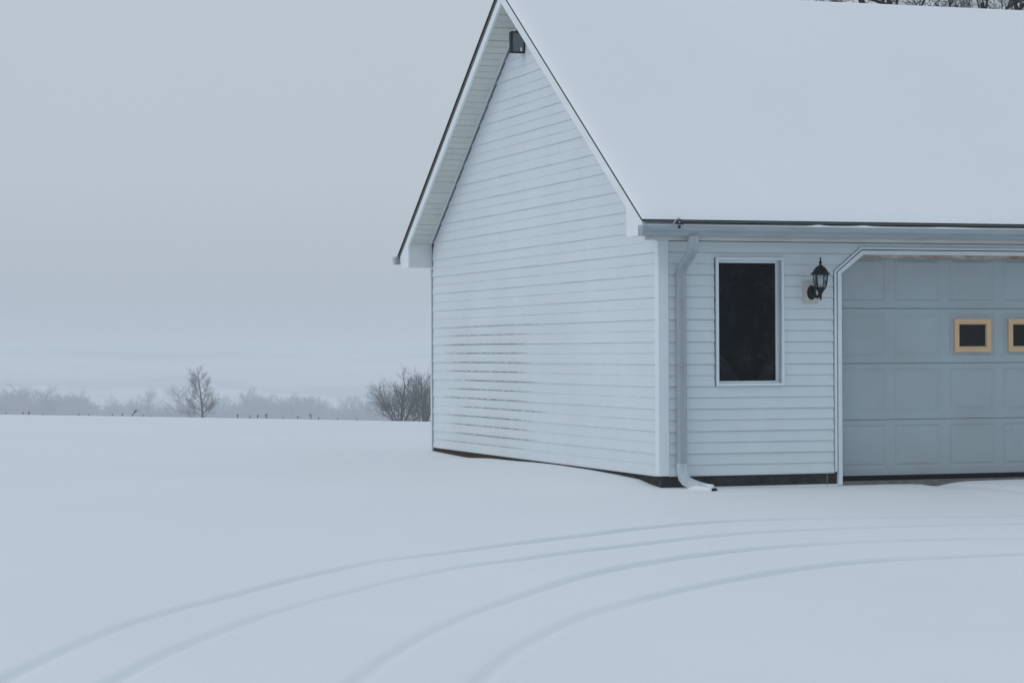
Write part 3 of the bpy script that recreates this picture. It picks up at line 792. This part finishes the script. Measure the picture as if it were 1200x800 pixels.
child(m, 'glass', M['lampglass'], lan)
m = MB()
for i in range(6):
    a = math.pi/6+i*math.pi/3
    m.tube([(lx+math.cos(a)*(r+.003), ly+math.sin(a)*(r+.003), z) for r, z in gp_], .0042, 5)
child(m, 'cage', M['black'], lan)
m = MB(); m.lathe((lx, ly, 0), [(.010, 1.700), (.010, 1.730), (.013, 1.738), (.022, 1.76), (.024, 1.778), (.018, 1.796), (.008, 1.805)], 12)
child(m, 'bulb', M['bulb'], lan)

# ------------------------------------------------------------------ floodlight high in the gable
fl = empty('floodlight', (-.02, 3.82, 4.277))
tag(fl, 'small black-framed floodlight standing out from the gable just under the peak', 'floodlight')
m = MB(); m.box(-.157, -.010, 3.803, 3.875, 4.281, 4.499, .004); child(m, 'housing', M['black'], fl)
m = MB()
for (a0, a1, b0, b1) in ((-.162, -.146, 4.276, 4.504), (-.020, -.005, 4.276, 4.504), (-.146, -.020, 4.276, 4.290), (-.146, -.020, 4.490, 4.504)):
    m.box(a0, a1, 3.788, 3.8025, b0, b1)
child(m, 'bezel', M['black'], fl)
m = MB(); m.box(-.1455, -.0205, 3.796, 3.8026, 4.2905, 4.4895); child(m, 'lens', M['floodglass'], fl)
m = MB(); m.box(-.060, -.040, 3.792, 3.7958, 4.296, 4.335, .002); child(m, 'reflector', M['bulb'], fl)

# ------------------------------------------------------------------ bare trees
def grow(seed, height, trunk_r, spec):
    """returns limbs as (level, points, radii)"""
    R = random.Random(seed); out = []
    def branch(p, d, length, r, lvl):
        n = max(3, int(spec['seg'][min(lvl, len(spec['seg'])-1)]))
        pts = [p.copy()]; rr = [r]; step = length/n; cur = p.copy(); dd = d.normalized()
        tip = r*spec.get('tip', .25)
        for i in range(n):
            wob = spec['wob']*(1 if lvl else .35)
            dd = (dd+Vector((R.gauss(0, wob), R.gauss(0, wob), R.gauss(0, wob)))+Vector((0, 0, spec['up'] if lvl else 0))).normalized()
            cur = cur+dd*step; pts.append(cur.copy()); rr.append(r+(tip-r)*((i+1)/n)**.8)
        out.append((lvl, pts, rr))
        if lvl >= spec['levels']: return
        nc = spec['kids'][lvl]; nc = R.randint(int(nc*.8), int(nc*1.2)+1)
        start = spec['start'][lvl]
        ph = R.uniform(0, 6.28)
        for k in range(nc):
            f = start+(1-start)*((k+R.uniform(.1, .9))/nc)
            i = min(n-1, int(f*n)); q = pts[i].lerp(pts[i+1], f*n-i)
            ax = (pts[i+1]-pts[i]).normalized()
            ph += 2.4+R.uniform(-.5, .5)
            s_ = ax.orthogonal().normalized(); s_ = Matrix.Rotation(ph, 3, ax) @ s_
            ang = rad(R.uniform(*spec['ang'][lvl]))
            nd = ax*math.cos(ang)+s_*math.sin(ang)
            if lvl == 0 and nd.z < spec.get('minz', -.1): nd.z = spec.get('minz', -.1)
            L = length*R.uniform(*spec['len'][lvl])*(1-spec['shrink']*f)
            rb = min(rr[i]*.75, max(spec['rmin'], r*spec['rad'][lvl]*(1-.55*f)))
            branch(q, nd, L, rb, lvl+1)
    for (base, d, L, r) in spec['stems']: branch(Vector(base), Vector(d), L, r, 0)
    return out
def tree_thing(name, loc, limbs, mat, label, cat, sides=(8, 5, 4, 3, 3, 3), group=None, split=0):
    t = empty(name, loc); tag(t, label, cat, group)
    a, b = MB(), MB()
    for lvl, pts, rr in limbs:
        (a if lvl <= split else b).tube(pts, rr, sides[min(lvl, len(sides)-1)], cap=False)
    for mb, nm in ((a, 'trunk'), (b, 'crown')):
        o = mb.build(nm, mat, recalc=False); o.parent = t
    return t
def gz(x, y): return float(ground(np.array([x]), np.array([y]))[0])

def at(px, dist):
    """point on the ground in the compass direction numbered like the columns of the view"""
    az = .3164+math.atan((px-600)/2805.); x = CAMX+dist*math.sin(az); y = CAMY+dist*math.cos(az)
    return x, y
# the big bare trees behind the garage
big = dict(seg=[9, 8, 7, 5, 4, 3], wob=.11, up=.035, levels=5, kids=[13, 9, 8, 6, 4], start=[.26, .18, .15, .12, .1], ang=[(38, 72), (30, 60), (30, 60), (30, 65), (30, 65)],
           len=[(.55, .78), (.42, .62), (.42, .62), (.40, .62), (.4, .7)], shrink=.45, rmin=.006, rad=[.42, .48, .5, .5, .55])
def stems_tree(x, y, h, leans, seed, label):
    R = random.Random(seed); s = dict(big); s['kids'] = [11, 9, 8, 6, 4]; s['up'] = .012; s['start'] = [.40, .15, .12, .1, .1]; s['ang'] = [(34, 80), (30, 65), (30, 65), (30, 65), (30, 65)]; s['rmin'] = .0075; s['len'] = [(.38, .6), (.42, .62), (.42, .62), (.40, .62), (.4, .7)]
    s['stems'] = [((0, 0, -.3), (-.95*q, .31*q+R.uniform(-.25, .25), 1), h*R.uniform(.85, 1.05)*math.sqrt(1+q*q*.6), R.uniform(.11, .17)) for q in leans]
    return tree_thing('bare_tree', (x, y, gz(x, y)), grow(seed, h, .2, s), M['bark'], label, 'tree', (9, 6, 4, 3, 3, 3))
x, y = at(1232, 45); stems_tree(x, y, 8.8, (-.3, .05, .18, .32, .46, .62, .85), 11, 'dark many-stemmed bare tree behind the garage, its thick limbs above the ridge at right')
x, y = at(1212, 60); stems_tree(x, y, 10.4, (-.2, .3, .45, .6, .75, .95), 23, 'dark fine-twigged bare tree behind the garage, reaching farthest left above the ridge')

# lone tree standing at the crest of the field
lone = dict(seg=[10, 7, 6, 4, 3], wob=.08, up=.06, levels=4, kids=[24, 10, 8, 5], start=[.09, .2, .15, .1], ang=[(44, 70), (28, 52), (28, 55), (30, 60)],
            len=[(.42, .62), (.40, .62), (.42, .66), (.5, .8)], shrink=.48, rmin=.013, rad=[.34, .5, .55, .6], tip=.22,
            stems=[((0, 0, -.6), (.02, 0, 1), 5.6, .16)])
x, y = at(237.5, 262)
tree_thing('bare_tree', (x, y, gz(x, y)), grow(5, 6, .15, lone), M['bark'],
           'lone slender bare tree on the crest of the snowy field', 'tree', (6, 4, 3, 3, 3))
# spreading leafless trees beside the garage wall
bush = dict(seg=[8, 7, 5, 4, 3], wob=.09, up=.025, levels=4, kids=[8, 7, 6, 3], start=[.2, .15, .12, .1], ang=[(20, 42), (22, 46), (24, 50), (30, 60)],
            len=[(.42, .68), (.40, .62), (.40, .64), (.5, .8)], shrink=.35, rmin=.0078, rad=[.5, .5, .5, .6], tip=.3, minz=.05)
def bush_tree(x, y, seed, n, h, spread, label):
    R = random.Random(seed); s = dict(bush); st_ = []
    for k in range(n):
        az = 6.283*k/n+R.uniform(-.3, .3); el = spread*R.uniform(.25, 1.0)
        st_.append(((R.uniform(-.25, .25), R.uniform(-.25, .25), -.4), (math.cos(az)*el, math.sin(az)*el, 1), h*R.uniform(.86, 1.0)/math.sqrt(1+el*el*.42), R.uniform(.045, .085)))
    st_.append(((0, 0, -.4), (0, 0, 1), h*.9, .17)); s['stems'] = st_
    return tree_thing('bare_tree', (x, y, gz(x, y)), grow(seed, h, .1, s), M['bark_far'], label, 'tree', (6, 4, 3, 3, 3))
x, y = at(470, 200); bush_tree(x, y, 33, 15, 4.15, 1.75, 'broad dome-shaped leafless tree on the crest, left of the pair beside the garage wall')
x, y = at(497, 204); bush_tree(x, y, 37, 10, 4.45, 1.1, 'dense many-stemmed leafless tree on the crest, partly hidden by the garage wall')

# misty trees below the field: a row of single crowns, and the wood behind them as one mass
mid = dict(seg=[7, 5, 4, 3], wob=.10, up=.05, levels=3, kids=[20, 9, 7], start=[.12, .15, .1], ang=[(25, 55), (28, 55), (30, 60)],
           len=[(.40, .62), (.45, .7), (.5, .8)], shrink=.45, rmin=.05, rad=[.40, .5, .7], tip=.35, stems=[((0, 0, -.5), (0, 0, 1), 9.0, .22)])
coarse = dict(mid); coarse.update(levels=2, kids=[24, 12], rmin=.085, rad=[.45, .8])
protos = []
for s in (101, 102, 103, 104):
    limbs = grow(s, 9, .3, mid); a, b = MB(), MB()
    for lvl, pts, rr in limbs: (a if lvl == 0 else b).tube(pts, rr, 4 if lvl == 0 else 3, cap=False)
    protos.append((a, b))
R = random.Random(77)
first = {}
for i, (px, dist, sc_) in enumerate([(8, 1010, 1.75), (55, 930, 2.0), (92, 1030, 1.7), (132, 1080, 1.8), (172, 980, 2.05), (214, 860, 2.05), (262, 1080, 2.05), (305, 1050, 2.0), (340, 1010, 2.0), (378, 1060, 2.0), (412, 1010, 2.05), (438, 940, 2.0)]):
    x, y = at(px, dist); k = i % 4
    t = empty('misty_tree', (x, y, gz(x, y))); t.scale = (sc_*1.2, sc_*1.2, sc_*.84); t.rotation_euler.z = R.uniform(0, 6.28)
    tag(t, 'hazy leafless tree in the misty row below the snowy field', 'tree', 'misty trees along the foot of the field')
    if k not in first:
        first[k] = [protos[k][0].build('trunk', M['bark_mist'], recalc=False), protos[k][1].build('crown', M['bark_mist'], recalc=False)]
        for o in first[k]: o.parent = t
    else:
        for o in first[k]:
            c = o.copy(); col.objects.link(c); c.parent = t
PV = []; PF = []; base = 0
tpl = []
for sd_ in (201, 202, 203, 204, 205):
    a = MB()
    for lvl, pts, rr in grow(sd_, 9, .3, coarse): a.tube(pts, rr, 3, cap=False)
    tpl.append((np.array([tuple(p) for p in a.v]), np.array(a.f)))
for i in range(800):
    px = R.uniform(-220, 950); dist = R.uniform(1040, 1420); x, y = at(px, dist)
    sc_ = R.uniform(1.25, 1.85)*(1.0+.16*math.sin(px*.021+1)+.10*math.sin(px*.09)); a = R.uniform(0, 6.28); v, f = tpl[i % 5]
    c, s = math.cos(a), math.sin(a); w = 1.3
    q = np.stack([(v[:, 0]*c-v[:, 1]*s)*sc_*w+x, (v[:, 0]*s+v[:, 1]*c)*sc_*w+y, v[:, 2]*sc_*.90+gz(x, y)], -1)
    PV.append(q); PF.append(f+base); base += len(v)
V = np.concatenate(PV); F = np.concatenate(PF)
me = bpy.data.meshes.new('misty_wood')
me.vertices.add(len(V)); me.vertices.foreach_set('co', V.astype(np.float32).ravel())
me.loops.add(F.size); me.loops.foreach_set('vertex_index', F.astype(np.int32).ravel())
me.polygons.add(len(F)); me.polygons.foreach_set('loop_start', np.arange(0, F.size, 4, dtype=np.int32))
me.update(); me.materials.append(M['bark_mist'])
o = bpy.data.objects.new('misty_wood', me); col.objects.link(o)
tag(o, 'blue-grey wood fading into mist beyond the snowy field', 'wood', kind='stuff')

# dry weeds poking out of the snow along the crest
def weed(x, y, h, lean, seed, label):
    R = random.Random(seed); m = MB()
    for k in range(R.randint(2, 4)):
        a = R.uniform(0, 6.28); l = h*R.uniform(.55, 1); tx = lean*l+R.uniform(-.15, .15)*l; ty = R.uniform(-.15, .15)*l
        m.tube([(0, 0, -.15), (tx*.4, ty*.4, l*.5), (tx, ty, l)], [.009, .008, .005], 4, cap=True)
        for q in range(2):
            f = R.uniform(.5, .95); b = Vector((tx*f, ty*f, l*f)); m.tube([b, b+Vector((R.uniform(-.3, .3)*h, R.uniform(-.2, .2)*h, R.uniform(.1, .35)*h))], [.009, .006], 3)
    o = m.build('weed_stalk', M['weed']); o.location = (x, y, gz(x, y)); tag(o, label, 'weed', 'dry weeds along the crest of the field')
for i, (px, h) in enumerate([(7, .25), (26, .35), (34, .5), (50, .28), (92, .3), (103, .25), (131, .28), (143, .36), (168, .32), (176, .28), (278, .55), (292, .4), (301, .55), (312, .7), (331, .35), (349, .5), (364, .8), (373, .35), (395, .3), (418, .35)]):
    x, y = at(px, R.uniform(66, 74)); weed(x, y, h*.22, R.uniform(-.2, .3), 300+i, 'small dry weed stalk poking through the snow along the crest of the field')
x, y = at(153, 68); weed(x, y, .22, .95, 350, 'leaning dry weed stem on the crest, the longest one left of the lone tree')

# far hillside
hb = MB(); hs = []
na, nr = 70, 10
for j in range(nr):
    for i in range(na):
        az = -.55+1.75*i/(na-1); d = 1560+85*j
        hx, hy = CAMX+d*math.sin(az), CAMY+d*math.cos(az)
        t = j/(nr-1); top = 0.5+3.4*math.sin(az*5.1+1.0)+1.6*math.sin(az*17+1)+.8*math.sin(az*61)
        z = -52+(top+52)*(t*t*(3-2*t)); hb.v.append((hx, hy, z))
for j in range(nr-1):
    for i in range(na-1): hb.f.append((j*na+i, j*na+i+1, (j+1)*na+i+1, (j+1)*na+i)); hb.sm.append(True)
hm, nt, bs = newmat('snowy_hillside'); v_ = objco(nt, (.0035, .012, .02))
sp = node(nt, 'ShaderNodeSeparateXYZ'); nt.links.new(objco(nt), sp.inputs[0])
hz_ = math_(nt, 'ADD', sp.outputs['Z'], math_(nt, 'MULTIPLY', math_(nt, 'SUBTRACT', noise(nt, objco(nt, (.0065, .0065, .03)), 1.0, 6, .62), .5), 46))
nt.links.new(ramp(nt, math_(nt, 'DIVIDE', math_(nt, 'ADD', hz_, 52), 60), [(.36, SNOW), (.43, (.36, .39, .42)), (.50, (.66, .69, .72)), (.74, SNOW), (.95, (.42, .445, .47))]), bs.inputs['Base Color']); bs.inputs['Roughness'].default_value = .9
o = hb.build('hills', hm, recalc=False); tag(o, 'faint snowy hillside with wooded patches dissolving in the mist', 'hill', kind='structure')

# ------------------------------------------------------------------ air
hz = MB(); hz.box(-2700, 4700, -1200, 4400, -80, 17)
hmat = bpy.data.materials.new('haze_air'); hmat.use_nodes = True; nt = hmat.node_tree; nt.nodes.remove(nt.nodes['Principled BSDF'])
pv = node(nt, 'ShaderNodeVolumePrincipled'); pv.inputs['Color'].default_value = HAZE_COL; pv.inputs['Density'].default_value = HAZE_D
pv.inputs['Anisotropy'].default_value = 0.0
nt.links.new(pv.outputs[0], nt.nodes['Material Output'].inputs['Volume'])
o = hz.build('haze', hmat); tag(o, 'pale cold mist hanging over the whole snowy landscape', 'haze', kind='stuff')

# ------------------------------------------------------------------ light
w = bpy.data.worlds.new('World'); sc.world = w; w.use_nodes = True; nt = w.node_tree
bg = nt.nodes['Background']
sky = node(nt, 'ShaderNodeTexSky'); sky.sky_type = 'NISHITA'; sky.sun_disc = False
sky.sun_elevation = rad(SUN_EL); sky.sun_rotation = rad(SUN_ROT); sky.dust_density = 4; sky.air_density = 1.
tc = node(nt, 'ShaderNodeTexCoord'); sp = node(nt, 'ShaderNodeSeparateXYZ'); nt.links.new(tc.outputs['Generated'], sp.inputs[0])
cl = ramp(nt, sp.outputs['Z'], SKY_STOPS)
cn = noise(nt, tc.outputs['Generated'], 2.2, 4)
cl = mixc(nt, 1.0, cl, ramp(nt, cn, [(.3, (.965, .97, .975)), (.7, (1, 1, 1))]), 'MULTIPLY')
vm = node(nt, 'ShaderNodeVectorMath'); vm.operation = 'SCALE'; vm.inputs['Scale'].default_value = 10.0; nt.links.new(cl, vm.inputs[0])
nt.links.new(mixc(nt, .9, sky.outputs[0], vm.outputs[0]), bg.inputs['Color']); bg.inputs['Strength'].default_value = .1
sl_ = bpy.data.lights.new('sun', 'SUN'); sl_.energy = SUN_E; sl_.angle = rad(40); sl_.color = (1, .97, .93)
so_ = bpy.data.objects.new('sun', sl_); col.objects.link(so_)
az = rad(SUN_ROT)                               # compass bearing of the sun, clockwise from +Y
dirv = Vector((math.sin(az)*math.cos(rad(SUN_EL)), math.cos(az)*math.cos(rad(SUN_EL)), math.sin(rad(SUN_EL))))
so_.rotation_euler = dirv.to_track_quat('Z', 'Y').to_euler(); so_.location = (-20, -30, 40)

# ------------------------------------------------------------------ camera
cam = bpy.data.cameras.new('camera'); cam.sensor_width = 36; cam.lens = 2805.08/1200*36; cam.clip_end = 8000; cam.clip_start = .1
co = bpy.data.objects.new('camera', cam); col.objects.link(co)
yaw, pit, rol = .3164, .0044, -.0047
fwd = Vector((math.sin(yaw)*math.cos(pit), math.cos(yaw)*math.cos(pit), math.sin(pit)))
right = Vector((math.cos(yaw), -math.sin(yaw), 0)); up = right.cross(fwd)
r2 = right*math.cos(rol)+up*math.sin(rol); u2 = -right*math.sin(rol)+up*math.cos(rol)
mw = Matrix((r2, u2, -fwd)).transposed().to_4x4(); mw.translation = (CAMX, CAMY, CAMZ); co.matrix_world = mw
sc.camera = co
sc.view_settings.view_transform = 'Standard'; sc.view_settings.look = 'None'; sc.view_settings.exposure = EXPOS; sc.view_settings.gamma = 1
sc.cycles.use_denoising = True; sc.cycles.volume_bounces = 6; sc.cycles.max_bounces = 12; sc.cycles.diffuse_bounces = 5; sc.cycles.transparent_max_bounces = 16
